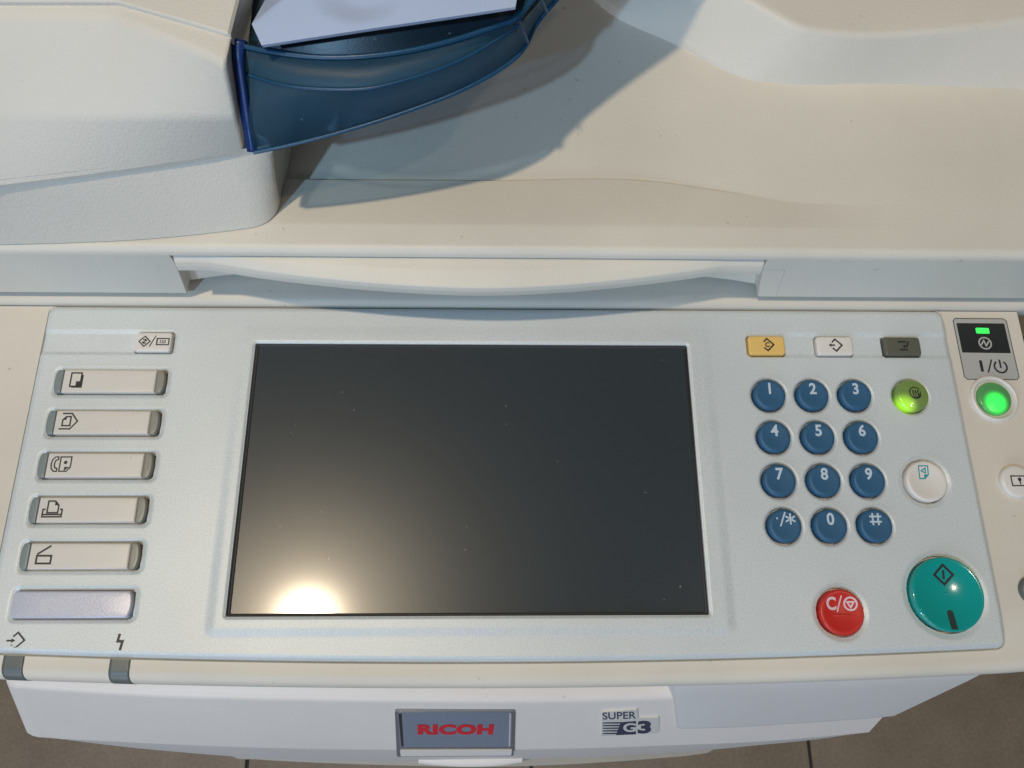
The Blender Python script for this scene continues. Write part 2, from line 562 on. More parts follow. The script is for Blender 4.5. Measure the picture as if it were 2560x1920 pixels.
def plate_z(x, y):
    z = np.zeros_like(x)
    # raised frame round the screen
    d = sd_rr(x, y, (-109 + 93.8) / 2, (2.0 + 129.6) / 2, 202.8, 127.6, 4.0)
    z = z + .6 * np.clip((150 - y) / 120, .2, 1) * (1 - sstep(-4.4, .4, d)) 
    # shallow bands that hold the small keys
    for x0, x1, y0, y1 in ((-230, -134.6, 116.0, 126.9), (109.2, 260, 115.9, 127.1)):
        d = sd_rr(x, y, (x0 + x1) / 2, (y0 + y1) / 2, x1 - x0, y1 - y0, 2.5)
        z = z - .6 * (1 - sstep(-1.4, .4, d))
    # wells of the long keys
    for yc in FY + [14.45]:
        d = sd_rr(x, y, (FX0 + FX1) / 2 + .2, yc, FW + 4.2, FH + 3.6, 3.0)
        z = z - .6 * (1 - sstep(-1.6, .4, d))
    for cx, cy, r, m in CIRC:
        rad = np.hypot(x - cx, y - cy) - r
        z = z - .8 * (1 - sstep(.2, m + .3, rad))
    # holes under the keys
    dh = np.full_like(x, 99.)
    for cx, cy, r, m in CIRC:
        dh = np.minimum(dh, np.hypot(x - cx, y - cy) - r - .28)
    for cx, cy, w, h in RECT:
        dh = np.minimum(dh, sd_rr(x, y, cx, cy, w + .45, h + .45, 1.4))
    for yc in FY + [14.45]:
        dh = np.minimum(dh, sd_rr(x, y, (FX0 + FX1) / 2, yc, FW + .35, FH + .35, 1.6))
    z = np.where(dh < .25, np.minimum(z, -4.2 + (z + 4.2) * np.clip(dh / .25, 0, 1)), z)
    # screen opening
    ds = sd_rr(x, y, (SX0 + SX1) / 2, (SY0 + SY1) / 2, SX1 - SX0, SY1 - SY0, .9)
    z = z - .5 * (1 - sstep(0, 1.1, ds))
    z = np.where(ds < 0, z - 4.0 * np.clip(-ds / .35, 0, 1), z)
    # outer edge: soft shoulder, then down into the joint
    e = -plate_sd(x, y)
    fr = 1 - sstep(-6, 12, y)
    t = np.clip(e / (2.2 + .3 * fr), 0, 1)
    z = z - (1.1 + 1.9 * fr) * (1 - t)**2
    z = np.where(e < .3, -3.6 - fr + (z + 3.6 + fr) * np.clip(e / .3, 0, 1), z)
    return z

def make_plate():
    xs = np.arange(-191.6, 198.9, .38)
    # extra columns / rows exactly at the crisp straight edges
    xs = np.unique(np.round(np.r_[xs, -191.2, -190.85, 198.4, 198.05, SX0, SX0 + .35, SX1, SX1 - .35], 3))
    n = 330
    v = np.linspace(0, 1, 46)
    y_hi = np.unique(np.round(np.r_[np.arange(5.0, 138.7, .38), SY0, SY0 + .35, SY1, SY1 - .35, 137.95, 138.3], 3))
    X = []
    low = []
    for x in xs:
        yb = ybot(x) - .1
        a = yb + (5.0 - yb) * v[:-1]
        low.append(a)
    low = np.array(low)
    Y = np.concatenate([low, np.tile(y_hi, (len(xs), 1))], 1)
    X = np.tile(xs[:, None], (1, Y.shape[1]))
    Z = plate_z(X, Y)
    return sheet("control_panel", np.stack([X, Y, Z], -1), M_silver, copier, 55,
                 label="silver control panel with rounded corner and recessed key wells")
plate = make_plate()

# --- screen
def box(name, x0, x1, y0, y1, z0, z1, mat, parent, **kw):
    V = [(x, y, z) for z in (z0, z1) for x, y in ((x0, y0), (x1, y0), (x1, y1), (x0, y1))]
    F = [(3, 2, 1, 0), (4, 5, 6, 7), (0, 1, 5, 4), (1, 2, 6, 5), (2, 3, 7, 6), (3, 0, 4, 7)]
    return mk(name, V, F, mat, parent, 0, **kw)
screen = box("touch_screen", SX0 + .2, SX1 - .2, SY0 + .2, SY1 - .2, -4.5, -1.2, M_screen, copier)
# black ring round the glass: the dark of its inset gap, put into the colour
def gap_ring():
    a = rr(SX1 - SX0 - .3, SY1 - SY0 - .3, .9, 4)
    b = rr(SX1 - SX0 - 3.0, SY1 - SY0 - 2.4, .5, 4)
    c = np.array([(SX0 + SX1) / 2, (SY0 + SY1) / 2])
    P = [[(*(p + c), -.95), (*(q + c), -1.15)] for p, q in zip(a, b)]
    P.append(P[0])
    return sheet("screen_gap_ring", np.array(P), M_dark_in, copier, 0, thick=.15)

gap_ring()
# --- number keys
def number_key(cx, cy, txt, w=13.4):
    z1 = 1.75
    k = keyshape("number_key", cx, cy, w, w, w/2, -2.5, z1, 1.15, .35, M_blue, copier, nseg=12,
                 label="round blue key marked %s" % txt[1])
    zf = keytop(cx, cy, w, w, 1.15, z1, .35)
    if txt[0] in "0123456789":
        text_on("digit", txt[0], cx + .1, cy + 2.6, 4.9, M_inkw, k, zf, bold=.028, sx=.94)
    elif txt[0] == "#":
        L = [([(-2.4, 1.05), (2.4, 1.05)], False), ([(-2.4, -1.05), (2.4, -1.05)], False)]
        print_on("hash_mark", cx, cy + 2.5, M_inkw, k, zf, L + [([(-1.1, -2.4), (-1.1, -1.32)], False), ([(-1.1, -.78), (-1.1, .78)], False), ([(-1.1, 1.32), (-1.1, 2.4)], False),
                 ([(1.1, -2.4), (1.1, -1.32)], False), ([(1.1, -.78), (1.1, .78)], False), ([(1.1, 1.32), (1.1, 2.4)], False)], .54)
    else:
        L = [([(-2.1, -2.6), (.2, 3.0)], False)]
        for a in (90, 30, 330):
            c, s = cos(radians(a)) * 2.2, sin(radians(a)) * 2.2
            if a == 90:
                L.append(([(2.1 - c, .3 - s), (2.1 + c, .3 + s)], False))
            else:
                g = .22
                L.append(([(2.1 + c, .3 + s), (2.1 + c * g, .3 + s * g)], False))
                L.append(([(2.1 - c, .3 - s), (2.1 - c * g, .3 - s * g)], False))
        print_on("star_mark", cx + .2, cy + 2.3, M_inkw, k, zf, L, .5, polys=[[(-3.6, .2), (-2.9, .2), (-2.9, .9), (-3.6, .9)]])
    if txt[0] == "5":
        keyshape("raised_dot", cx + .1, cy - 1.6, 1.0, 1.0, .5, 1.2, 1.62, .2, 0, M_blue, k, nseg=4, rings=1)
    return k
names = [("1", "1"), ("2", "2"), ("3", "3"), ("4", "4"), ("5", "5"), ("6", "6"), ("7", "7"), ("8", "8"), ("9", "9"), ("./*", "with a dot, a slash and a star"), ("0", "0"), ("#", "with a hash")]
for i, (t, l) in enumerate(names):
    number_key(KX[i % 3], KY[i // 3], (t if t != "./*" else "*", l))

# --- round keys on the right
eco_m = lit("lit_green_key", (.17, .24, .07), (.42, 1.0, .0), .75, (172.6, 93.6, 1.5), (1.0, 6.8))
k = keyshape("energy_saver_key", 177.0, 98.4, 14.0, 14.0, 7.0, -2.5, 2.6, 1.6, -.7, eco_m, copier, nseg=12, label="translucent green round key glowing at its lower left")
zf = keytop(177.0, 98.4, 14, 14, 1.6, 2.6, -.7)
L = [(arc(0, 0, 2.45, 35, 335, 30), False)]
for dx in (-1.0, 0.05, 1.1):
    L.append(([(dx + .25 * sin(t * 2.2), 1.3 - t * .52) for t in range(6)], False))
L.append(([(-1.2, -1.85), (1.1, -1.85)], False))
print_on("steam_symbol", 177.6, 99.0, M_ink, k, zf, L, .36, polys=[[(2.4, .9), (2.35, -.7), (1.6, -1.8), (.6, -2.4)]], lift=.09)

k = keyshape("sample_copy_key", 176.9, 61.8, 17.0, 17.0, 8.5, -2.5, 1.6, 1.0, .9, M_white, copier, nseg=14, label="white round key with a small teal page symbol")
zf = keytop(176.9, 61.8, 17, 17, 1.0, 1.6, .9)
print_on("page_symbol", 176.3, 65.5, M_inkt, k, zf, [([(-1.9, 2.6), (1.9, 2.6), (1.9, -.9), (.3, -2.6), (-1.9, -2.6)], True), ([(-.9, .6), (.8, 1.7), (.8, -.3)], True)], .38,
         polys=[[(.1, -2.4), (.1, -.9), (1.7, -.9)]])

k = keyshape("start_key", 176.95, 17.2, 28.3, 28.3, 14.15, -2.5, 2.2, .7, 1.9, M_teal, copier, nseg=20, rings=12, label="large teal start key with a black diamond symbol")
zf = keytop(176.95, 17.2, 28.3, 28.3, .7, 2.2, 1.9)
print_on("start_symbol", 177.0, 24.6, M_ink, k, zf, [([(0, 3.7), (3.7, 0), (0, -3.7), (-3.7, 0)], True), ([(0, 1.7), (0, -1.7)], False)], .72, lift=.07)
print_on("slot_mark", 176.95, 17.2, M_teald, k, zf, [([(0.1, -7.2), (0.1, -13.2)], False)], 2.0, polys=[arc(.1, -7.2, 1.3, 0, 180, 10)], lift=.07)
keyshape("raised_dot", 176.9, 17.5, 1.1, 1.1, .55, .2, .62, .25, 0, M_teal, k, nseg=4, rings=1)

k = keyshape("clear_stop_key", 134.6, 10.6, 17.3, 17.3, 8.65, -2.5, 1.6, .8, 1.0, M_red, copier, nseg=14, label="red round key with a pink C and a circled triangle")
zf = keytop(134.6, 10.6, 17.3, 17.3, .8, 1.6, 1.0)
text_on("letter_c", "C", 130.9, 13.9, 5.0, M_inkp, k, zf, bold=.03, sx=.9)
print_on("stop_symbol", 134.6, 13.7, M_inkp, k, zf, [([(-1.6, -3.0), (.6, 3.1)], False)], .4)
print_on("stop_symbol", 138.4, 13.7, M_inkp, k, zf, [(arc(0, 0, 2.35, 0, 348, 28), True), ([(-1.25, .72), (1.25, .72), (0, -1.35)], True)], .52)
keyshape("raised_bar", 134.6, 9.4, 6.6, 1.1, .5, .2, .95, .3, 0, M_red, k, nseg=4, rings=1)

# --- small rectangular keys
def rect_key(name, i, mat, label, h=1.5):
    cx, cy, w, hh = RECT[i]
    return keyshape(name, cx, cy, w, hh, 1.3, -3, h, .8, .12, mat, copier, nseg=5, rings=2, label=label), (lambda x, y: np.full(np.shape(x), h + .0))
k, zf = rect_key("program_key", 0, M_white, "white key with a diamond and the digits 123")
cx, cy = RECT[0][:2]
print_on("diamond_symbol", cx - 3.6, cy + .2, M_ink, k, zf, [([(0, 2.3), (2.3, 0), (0, -2.3), (-2.3, 0)], True), ([(-.7, .8), (.5, .8), (.9, .2)], False), ([(-.9, -.2), (-.5, -.8), (.7, -.8)], False), ([(-.55, -.55), (.55, .55)], False)], .36)
print_on("slash", cx - .2, cy + .2, M_ink, k, zf, [([(-1.1, -2.4), (1.1, 2.6)], False)], .3)
print_on("frame_symbol", cx + 4.1, cy + .1, M_ink, k, zf, [([(-2.5, 1.4), (2.5, 1.4), (2.5, -1.4), (-2.5, -1.4)], True)], .38)
text_on("digits", "123", cx + 4.1, cy + .1, 1.35, M_ink, k, zf, bold=.03, sx=1.0, space=1.05)
k, zf = rect_key("clear_modes_key", 1, M_yellow, "yellow key with a black C in a diamond")
cx, cy = RECT[1][:2]
print_on("diamond_symbol", cx + .2, cy + .2, M_ink, k, zf, [([(-1.5, 1.3), (0, 2.75), (2.75, 0), (0, -2.75), (-1.5, -1.3)], False)], .5)
text_on("letter_c", "C", cx + .2, cy + .2, 2.2, M_ink, k, zf, bold=.03)
k, zf = rect_key("log_out_key", 2, M_white, "white key with an arrow leaving a diamond")
cx, cy = RECT[2][:2]
print_on("arrow_symbol", cx + .3, cy + .2, M_ink, k, zf, [([(-1.5, 1.3), (0, 2.75), (2.75, 0), (0, -2.75), (-1.5, -1.3)], False), ([(-1.9, 0), (-.3, 0)], False)], .5, polys=[[(-3.0, 0), (-1.9, -.85), (-1.9, .85)]])
k, zf = rect_key("simple_display_key", 3, M_olive, "dark olive key with a black arrow between two bars", 1.7)
cx, cy = RECT[3][:2]
print_on("arrow_symbol", cx + .3, cy + .2, M_ink, k, zf, [([(-2.3, 1.7), (1.2, 1.7)], False), ([(-1.8, -1.9), (1.7, -1.9)], False), ([(2.3, 1.9), (1.5, -.4), (.6, -.4)], False)], .6, polys=[[(-.6, -.4), (.7, -1.15), (.7, .35)]])

# --- long keys on the left
def seg_outline(x0, x1, bulge_l=0., bulge_r=0.):
    """outline of a key segment between x0 and x1, its ends bulging"""
    def f(ins):
        h = FH / 2 - ins
        a, b = x0 + ins, x1 - ins
        P = []
        for k in range(13):
            t = -1 + 2 * k / 12
            P.append((b + bulge_r * (1 - t * t) - (.55 * abs(t)**8 if bulge_r else 0), t * h))
        for k in range(13):
            t = 1 - 2 * k / 12
            P.append((a - bulge_l * (1 - t * t) + (.55 * abs(t)**8 if bulge_l else 0), t * h))
        return np.array(P)
    return f
def shape_key(name, x0, x1, cy, z1, bev, mat, parent, bl=0., br=0., **kw):
    # rebuild outline about (0,0) shifted to centre, so the cap scales to its own middle
    cx = (x0 + x1) / 2
    f = seg_outline(x0 - cx, x1 - cx, bl, br)
    return keyshape(name, cx, cy, 0, 0, 0, -3, z1, bev, 0, mat, parent, rings=2, outline=f, **kw)

def icon_copy(cx, cy, k, zf):
    print_on("copy_symbol", cx, cy, M_ink, k, zf, [], .4, polys=[[(-1.6, -3.0), (2.3, -3.0), (2.3, 2.0), (-1.6, 2.0)]], lift=.03)
    print_on("copy_symbol", cx, cy, M_cap, k, zf, [], .4, polys=[[(-2.15, -2.45), (1.55, -2.45), (1.55, 2.75), (-2.15, 2.75)]], lift=.06)
    print_on("copy_symbol", cx, cy, M_ink, k, zf, [([(-2.15, -2.45), (1.55, -2.45), (1.55, 2.75), (-2.15, 2.75)], True)], .42, polys=[[(-.1, -2.3), (1.4, -2.3), (1.4, -.5), (-.1, -.5)]], lift=.09)
def icon_server(cx, cy, k, zf):
    print_on("document_server_symbol", cx, cy, M_ink, k, zf, [([(-2.7, 2.9), (.7, 2.9), (3.0, 0), (.7, -2.9), (-3.3, -2.9)], False),
             ([(-2.3, -1.7), (-2.3, .5), (-1.2, 1.7), (.5, 1.7), (.5, -1.7)], True)], .42, polys=[[(-2.1, .5), (-1.0, .5), (-1.0, 1.5)]])
def icon_fax(cx, cy, k, zf):
    print_on("fax_symbol", cx, cy, M_ink, k, zf, [([(-.4, 2.6), (-.4, -2.6), (2.2, -2.6), (3.4, -1.2), (3.4, 2.6)], True),
             ([(-1.2, 2.6), (-2.3, 2.6), (-3.2, 1.6), (-3.5, 0), (-3.2, -1.6), (-2.3, -2.6), (-1.2, -2.6), (-1.2, -1.6), (-2.0, -1.4), (-2.4, 0), (-2.0, 1.4), (-1.2, 1.6)], True)], .36,
             polys=[[(1.3, -2.45), (3.2, -1.0), (1.3, -1.0)], arc(1.5, .6, .65, 0, 330, 11)])
def icon_print(cx, cy, k, zf):
    print_on("printer_symbol", cx, cy, M_ink, k, zf, [([(-1.8, -1.4), (-1.8, 2.7), (.5, 2.7), (1.9, 1.2), (1.9, -1.4)], True),
             ([(-2.4, -.2), (-3.3, -.2), (-3.3, -2.8), (3.3, -2.8), (3.3, -.2), (2.5, -.2)], False), ([(-3.1, -2.0), (3.1, -2.0)], False)], .42, polys=[[(.5, 2.5), (1.7, 1.2), (.5, 1.2)]])
def icon_scan(cx, cy, k, zf):
    print_on("scanner_symbol", cx, cy, M_ink, k, zf, [([(-2.4, -.2), (2.5, -.2), (2.5, -2.8), (-2.4, -2.8)], True), ([(-2.4, .3), (1.9, 3.2)], False)], .5)
FN = [("copy", icon_copy, "two stacked pages"), ("document_server", icon_server, "a page in an arrow outline"), ("fax", icon_fax, "a handset and a page"),
      ("printer", icon_print, "a page in a printer"), ("scanner", icon_scan, "an open scanner lid")]
ISC = 1.12
for yc, (nm, ic, ds) in zip(FY, FN):
    k = shape_key("function_key", FX0 + 3.0, FX1 - 3.2, yc, 1.7, .8, M_cap, copier, label="long cream key printed with " + ds)
    shape_key("key_end", FX0, FX0 + 2.85, yc, 1.55, .5, M_lensg, k, bl=.5)
    shape_key("indicator_lens", FX1 - 3.05, FX1 - .4, yc, 1.6, .45, M_lenso, k, br=.7)
    ic(-172.6, yc + .35, k, lambda x, y: np.full(np.shape(x), 1.7))
ISC = 1.0
shape_key("blank_key", FX0, FX1 - .6, 14.45, 1.5, .7, M_lav, copier, bl=.3, br=.9, label="lavender blank key cover")

# printed marks on the plate
zflat = lambda x, y: plate_z(np.asarray(x, float), np.asarray(y, float))
print_on("log_in_symbol", -178.2, 1.6, M_ink, plate, zflat, [([(-1.2, 1.4), (.4, 2.9), (3.2, .1), (.0, -2.9), (-1.5, -1.5)], False), ([(-3.4, 0), (-1.6, 0)], False)], .5, polys=[[(-1.6, -.8), (-.1, 0), (-1.6, .8)]], lift=.05)
print_on("flash_symbol", -139.8, .9, M_ink, plate, zflat, [([(-.3, 3.0), (-.7, .3), (1.1, .3), (.6, -2.9)], False)], .75, lift=.05)

# --- beige surround with the front lip
LIPX1 = 233.0
def zs(y):
    return -1.3 - 1.7 * (1 - sstep(-6, 12, y))
def make_surround():
    xs = np.unique(np.round(np.r_[np.arange(-300, LIPX1, .75), np.arange(-192.4, -190.4, .25), np.arange(193, 199.6, .25)], 3))
    rows = []
    # flat part from the back to the lip, then round over and drop
    for x in xs:
        yb = ybot(min(max(x, -190), 232))
        yf = yb - 9.3
        if x > 199:
            yf += (x - 199) * .02
        hi = list(np.arange(138.5, 6, -1.2))
        mid = list(np.linspace(6, yb + 4, 12)) + list(np.linspace(yb + 3.6, yb - 1.0, 22)) + [yb - 2, yb - 3, yb - 4.2]
        flat = [(x, y, None) for y in hi + mid]
        prof = []
        y0 = yf + 5.0
        for a in np.linspace(0, 90, 9):
            r = 5.0
            prof.append((x, y0 - r * sin(radians(a)), float(zs(y0)) - r * (1 - cos(radians(a))) * 1.1))
        prof.append((x, yf, -14)); prof.append((x, yf + .5, -34)); prof.append((x, yf + 12, -36))
        rows.append(flat + prof)
    n = len(rows[0])
    P = np.zeros((len(xs), n, 3))
    for i, r in enumerate(rows):
        for j, (x, y, z) in enumerate(r):
            P[i, j] = (x, y, float(zs(y)) if z is None else z)
    FL = np.zeros(P.shape[:2], bool); FL[:, :len(flat)] = True
    d = plate_sd(P[..., 0], P[..., 1])
    flatm = FL; zf_ = zs(P[..., 1])
    P[..., 2] = np.where(flatm & (d < .4) & (P[..., 1] > -12), np.where(d < .15, zf_ - 1.6, zf_ - 1.6 + 1.6 * (d - .15) / .25), P[..., 2])
    # slight slope of the left field away from the panel
    return sheet("panel_surround", P, M_beige, copier, 50, flip=True, label="beige plastic surround with a rounded front lip")
surround = make_surround()

# front lip indicator lenses
def lip_lens(x0, x1):
    rows = []
    xs = np.linspace(x0, x1, 9)
    for x in xs:
        yb = ybot(x); yf = yb - 9.3; y0 = yf + 5.0
        e = min(x - x0, x1 - x)
        r = []
        lift = .12
        zb_ = float(zs(y0))
        r.append((x, yb - .5, zb_ - 1.3)); r.append((x, yb - .5, zb_ + lift))
        for a in np.linspace(0, 90, 9):
            r.append((x + (.9 * (a / 90)**2), y0 - (5 + lift) * sin(radians(a)), zb_ + lift - 5.0 * (1 - cos(radians(a))) * 1.1))
        r.append((x + 1.2, yf - lift, -12))
        rows.append(r)
    return sheet("lip_indicator", np.array(rows), M_lensd, copier, 40, flip=True, thick=.5, label="slate grey indicator lens wrapped over the front lip")
lip_lens(-183.2, -175.4)
lip_lens(-143.6, -135.9)

# --- power label, power key and the partly visible keys at the right edge
def slab(name, pts, z0, z1, mat, parent, rad=1.2, **kw):
    """flat plate with rounded corners from four plan corners"""
    pts = np.array(pts, float)
    out = []
    n = len(pts)
    for i in range(n):
        a, p, b = pts[i - 1], pts[i], pts[(i + 1) % n]
        A = p + (a - p) / np.linalg.norm(a - p) * rad
        B = p + (b - p) / np.linalg.norm(b - p) * rad
        for k in range(6):
            t = k / 5
            out.append((1 - t)**2 * A + 2 * t * (1 - t) * p + t * t * B)
    m = len(out)
    V = [(*p, z0) for p in out] + [(*p, z1) for p in out]
    F = [tuple(range(m, 2 * m))] + [(i, (i + 1) % m, m + (i + 1) % m, m + i) for i in range(m)]
    return mk(name, V, F, mat, parent, 0, **kw)
ZB = -1.3
plabel = slab("power_label", [(203.0, 106.9), (226.4, 106.8), (226.4, 134.7), (203.0, 134.8)], ZB - .5, ZB + .25, M_label, copier, 1.6, label="grey label with a black window over the power key")
print_on("label_outline", 0, 0, M_ink, plabel, ZB, [([(203.9, 106.6), (225.6, 106.5), (226.7, 107.8), (226.7, 133.9), (225.4, 135.0), (204.0, 135.1), (202.8, 134.0), (202.8, 107.8)], True)], .22, lift=.26)
slab("black_window", [(204.0, 118.9), (225.4, 118.7), (225.4, 132.7), (204.0, 132.8)], ZB, ZB + .33, M_black, plabel, .5)
led_m = lit("green_led", (.1, .5, .15), (.0, 1.0, .05), 1.0, (214.9, 129.0, -1), (4, 12))
slab("status_light", [(212.0, 127.9), (217.8, 127.8), (217.8, 130.4), (212.0, 130.5)], ZB, ZB + .55, led_m, plabel, .5)
print_on("standby_symbol", 214.9, 123.3, M_label, plabel, ZB, [(arc(0, 0, 2.65, 0, 350, 30), True), ([(-2.0, -.9), (-.4, 1.2), (.3, -1.2), (1.9, 1.0)], False)], .5, lift=.38)
print_on("power_symbol", 211.2, 112.7, M_ink, plabel, ZB, [([(0, 2.6), (0, -2.6)], False)], 1.0, lift=.30)
print_on("power_symbol", 214.9, 112.7, M_ink, plabel, ZB, [([(-1.3, -3.0), (1.3, 3.0)], False)], .5, lift=.30)
print_on("power_symbol", 219.6, 112.4, M_ink, plabel, ZB, [(arc(0, 0, 2.7, 125, 415, 28), False), ([(0, 3.3), (0, -.6)], False)], .6, lift=.30)

# power key: pale collar and glowing green button
def ring(name, cx, cy, prof, mat, parent, n=56, **kw):
    P = np.array([[(cx + r * cos(2*pi*i/n), cy + r * sin(2*pi*i/n), z) for r, z in prof] for i in range(n)])
    return mk(name, P.reshape(-1, 3), grid_faces(n, len(prof), close_u=True), mat, parent, 40, **kw)
ring("power_key_collar", 213.5, 97.8, [(10.3, ZB - 1), (10.3, ZB + .7), (9.9, ZB + 1.3), (9.3, ZB + 1.5), (8.8, ZB + 1.2), (7.7, ZB - .6), (7.55, ZB - 4)], M_white, copier)
pw_m = lit("lit_power_key", (.10, .26, .10), (.0, 1.0, .07), 1.15, (213.0, 95.6, 0), (2.4, 6.3))
keyshape("power_key", 213.4, 97.7, 14.9, 14.9, 7.45, -4, .3, 1.4, -.7, pw_m, copier, nseg=12, label="round green power key glowing in a white collar")
lkx = at(2500, 1202, 0)[0] + 6.9
k = keyshape("lock_key", lkx, 61.8, 13.8, 13.8, 6.9, -3, 1.0, 1.4, -.2, M_white, copier, nseg=12, label="white round key with a keyhole box symbol, cut by the picture edge")
print_on("keyhole_symbol", lkx + .7, 61.9, M_ink, k, 1.3, [([(-3.6, 2.0), (3.6, 2.0), (3.6, -2.0), (-3.6, -2.0)], True), ([(-.2, .4), (-.2, -1.5)], False)], .36, polys=[arc(-.2, .6, .75, 0, 330, 11)], lift=.06)
keyshape("dark_key", at(2550, 1474, 0)[0] + 5.5, 18.6, 11.0, 11.0, 5.5, -3, 1.2, 1.0, 0, M_lensd, copier, nseg=10, label="dark grey round key at the right picture edge")

# sticker on the left field
slab("side_label", [(-252, 35), (-224.5, 35), (-224.5, 73.5), (-252, 73.5)], ZB - .4, ZB + .16, plastic("pale_blue_label", (.50, .50, .52), .35, 900, 0, mottle=.02), copier, 2.2, label="pale rounded label on the left of the surround")

# --- rear strip of the scanner frame
def path_wall(name, rows, mat, parent, **kw):
    return sheet(name, np.array(rows), mat, parent, 45, **kw)
rows = []
for x in np.linspace(-320, 330, 40):
    rows.append([(x, 138.9, -6), (x, 138.9, -1.6), (x, 139.3, .2), (x, 140.3, 1.4), (x, 141.6, 2.0), (x, 144.4, 2.5), (x, 160, 2.6), (x, 200, 2.6), (x, 330, 2.6)])
path_wall("scanner_frame", rows, M_beige, copier, flip=False, label="narrow scanner frame strip between the lid and the panel")

# ------------------------------------------------------------------ lid
ZL = 38.0           # height of the lid's front edge
def xpix(px, py, z):
    return at(px, py, z)[0]
# curves of the lid's relief, as y over x
c_crease = np.array([at(*p)[:2] for p in ((560, 434, 36), (715, 437, 36), (1200, 441, 36), (1680, 445, 37), (1800, 466, 37), (1950, 492, 38), (2100, 506, 38), (2300, 512, 38), (2700, 512, 38))])
base_c = [(1380, -150), (1520, 10), (1694, 102), (1809, 173), (1872, 202), (1935, 215), (2187, 225), (2527, 244), (2700, 252)]
top_c = [(1640, -200), (1877, 0), (1950, 42), (2008, 71), (2071, 81), (2318, 81), (2449, 66), (2560, 52), (2720, 30)]
ZW0, ZW1 = 33.0, 55.0
c_smooth = resample(c_crease, 200)
def make_lid_top():
    n = 150
    B = resample([at(*p, ZW0) for p in base_c], n)
    T = resample([at(*p, ZW1) for p in top_c], n)
    def f(curve, x):
        return np.interp(x, curve[:, 0], curve[:, 1])
    # left sheet: strip, crease and exit floor as a height field
    xs = np.arange(-330, 300, 1.6)
    rows = []
    for x in xs:
        yc = np.interp(x, c_smooth[:, 0], c_smooth[:, 1])
        A = 1 - float(sstep(62, 175, x)); As = 1 - float(sstep(45, 125, x))
        y = np.r_[np.linspace(144.6, 149.6, 18), np.linspace(150.4, yc - .4, 60), [yc, yc + .35, yc + .8, yc + 1.3], np.linspace(yc + 2.2, 420, 130)]
        z = np.full_like(y, ZL)
        z -= 5.0 * A * np.clip((y - 157) / (yc - 157), 0, 1)**1.15
        z -= 2.0 * As * sstep(0, .9, y - yc)
        z -= 2.2 * sstep(0, 90, y - yc) + 1.4 * (1 - A) * sstep(-40, 60, y - yc)
        e = np.clip((y - 144.6) / 3.8, 0, 1)
        z -= 3.6 * (1 - np.sqrt(np.clip(1 - (1 - e)**2, 0, 1)))
        rows.append(np.stack([np.full_like(y, x), y, z], 1))
    o = sheet("lid_top", np.array(rows), M_lid, copier, 70, label="broad beige scanner lid surface")
    return B, T
B_, T_ = make_lid_top()
# raised shelf: wall between base and rim, then the shelf surface running back
rows = []
Bc = resample([at(*p, ZW0 - 1.0) for p in base_c], 120)
Tc = resample([at(*p, ZW1) for p in top_c], 120)
for b, t in zip(Bc, Tc):
    foot = b + np.array([0, -1.5, -4.0])
    back = t + np.array([10.0, 30.0, -1.0])
    back2 = t + np.array([60.0, 160.0, -3.0])
    rows.append(fillet(np.array([foot, b + (0, 0, .5), t, back, back2]), [0, 1.5, 3.2, 8, 0], 6))
sheet("raised_shelf", np.array(rows), M_feeder, copier, 60, flip=True, label="raised shelf with a pale curved wall at the back right of the lid")

# lid front: skirt, hand pocket, handle
zsk0 = 6.0
PXL, PXR = -130.5, 114.2
def skirt_y(z):
    return 141.6 + 3.0 * (z - 6) / 28.4
SPATH = [(-330, 0, 0), (-200, 0, 0), (PXL - 1.0, 0, 3.4), (PXL - .3, .1, 3.4), (PXL, .7, 3.4), (PXL + .1, 5.0, 4.6), (PXL + .8, 6.2, 5.0)]
for t in np.linspace(.04, .96, 30):
    SPATH.append((PXL + (PXR - PXL) * t, 6.4 + 9 * (1 - (2 * t - 1)**2), 0))
SPATH += [(PXR - .8, 6.2, -5.0), (PXR - .1, 5.0, -5.0), (PXR, .7, -4.9), (PXR + .3, .1, -4.9), (PXR + 1.0, 0, -4.9), (240, 0, 0), (330, 0, 0)]
rows = []
for x, dy, sx in SPATH:
    r = [(x, 141.6 + dy + 5, zsk0), (x, 141.6 + dy + .5, zsk0), (x, 141.6 + dy, zsk0 + .4)]
    for z in (12, 18, 24, 30, 34.4):
        r.append((x + sx * (min(z, 27) - 6) / 21, skirt_y(z) + dy, z))
    rows.append(r)
sheet("lid_front", np.array(rows), M_lid, copier, 35, label="front skirt of the lid with a hand pocket")

# handle blade: arc in plan
def handle():
    ft = [(436, 647), (500, 653), (556, 661), (644, 675), (791, 693), (996, 711), (1200, 719), (1400, 712), (1594, 694), (1788, 668), (1870, 656), (1908, 653)]
    F = resample([at(px, py, 31.6) for px, py in ft], 110)
    rows = []
    for i, p in enumerate(F):
        x, y = p[0], min(p[1], 143.3)
        bk = 146.2
        pts = [np.array([x, bk + 4, 26.0]), np.array([x, y + 1.0, 25.6]), np.array([x, y - 1.3, 26.2]), np.array([x, y - .7, 29.0]),
               np.array([x, y + .1, 31.2]), np.array([x, (y + bk) / 2 + .3, 32.9]), np.array([x, bk, 33.6])]
        rows.append(fillet(np.array(pts), [0, .5, .6, 0, .6, 1, 0], 5))
    P = np.array(rows)
    nu, nv = P.shape[:2]
    F4 = grid_faces(nu, nv).tolist()
    F4.append(list(range(nv)))
    F4.append([(nu - 1) * nv + k for k in range(nv)][::-1])
    return mk("lid_handle", P.reshape(-1, 3), [tuple(f) for f in F4], M_lid, copier, 40, label="long curved lid handle blade")
handle()
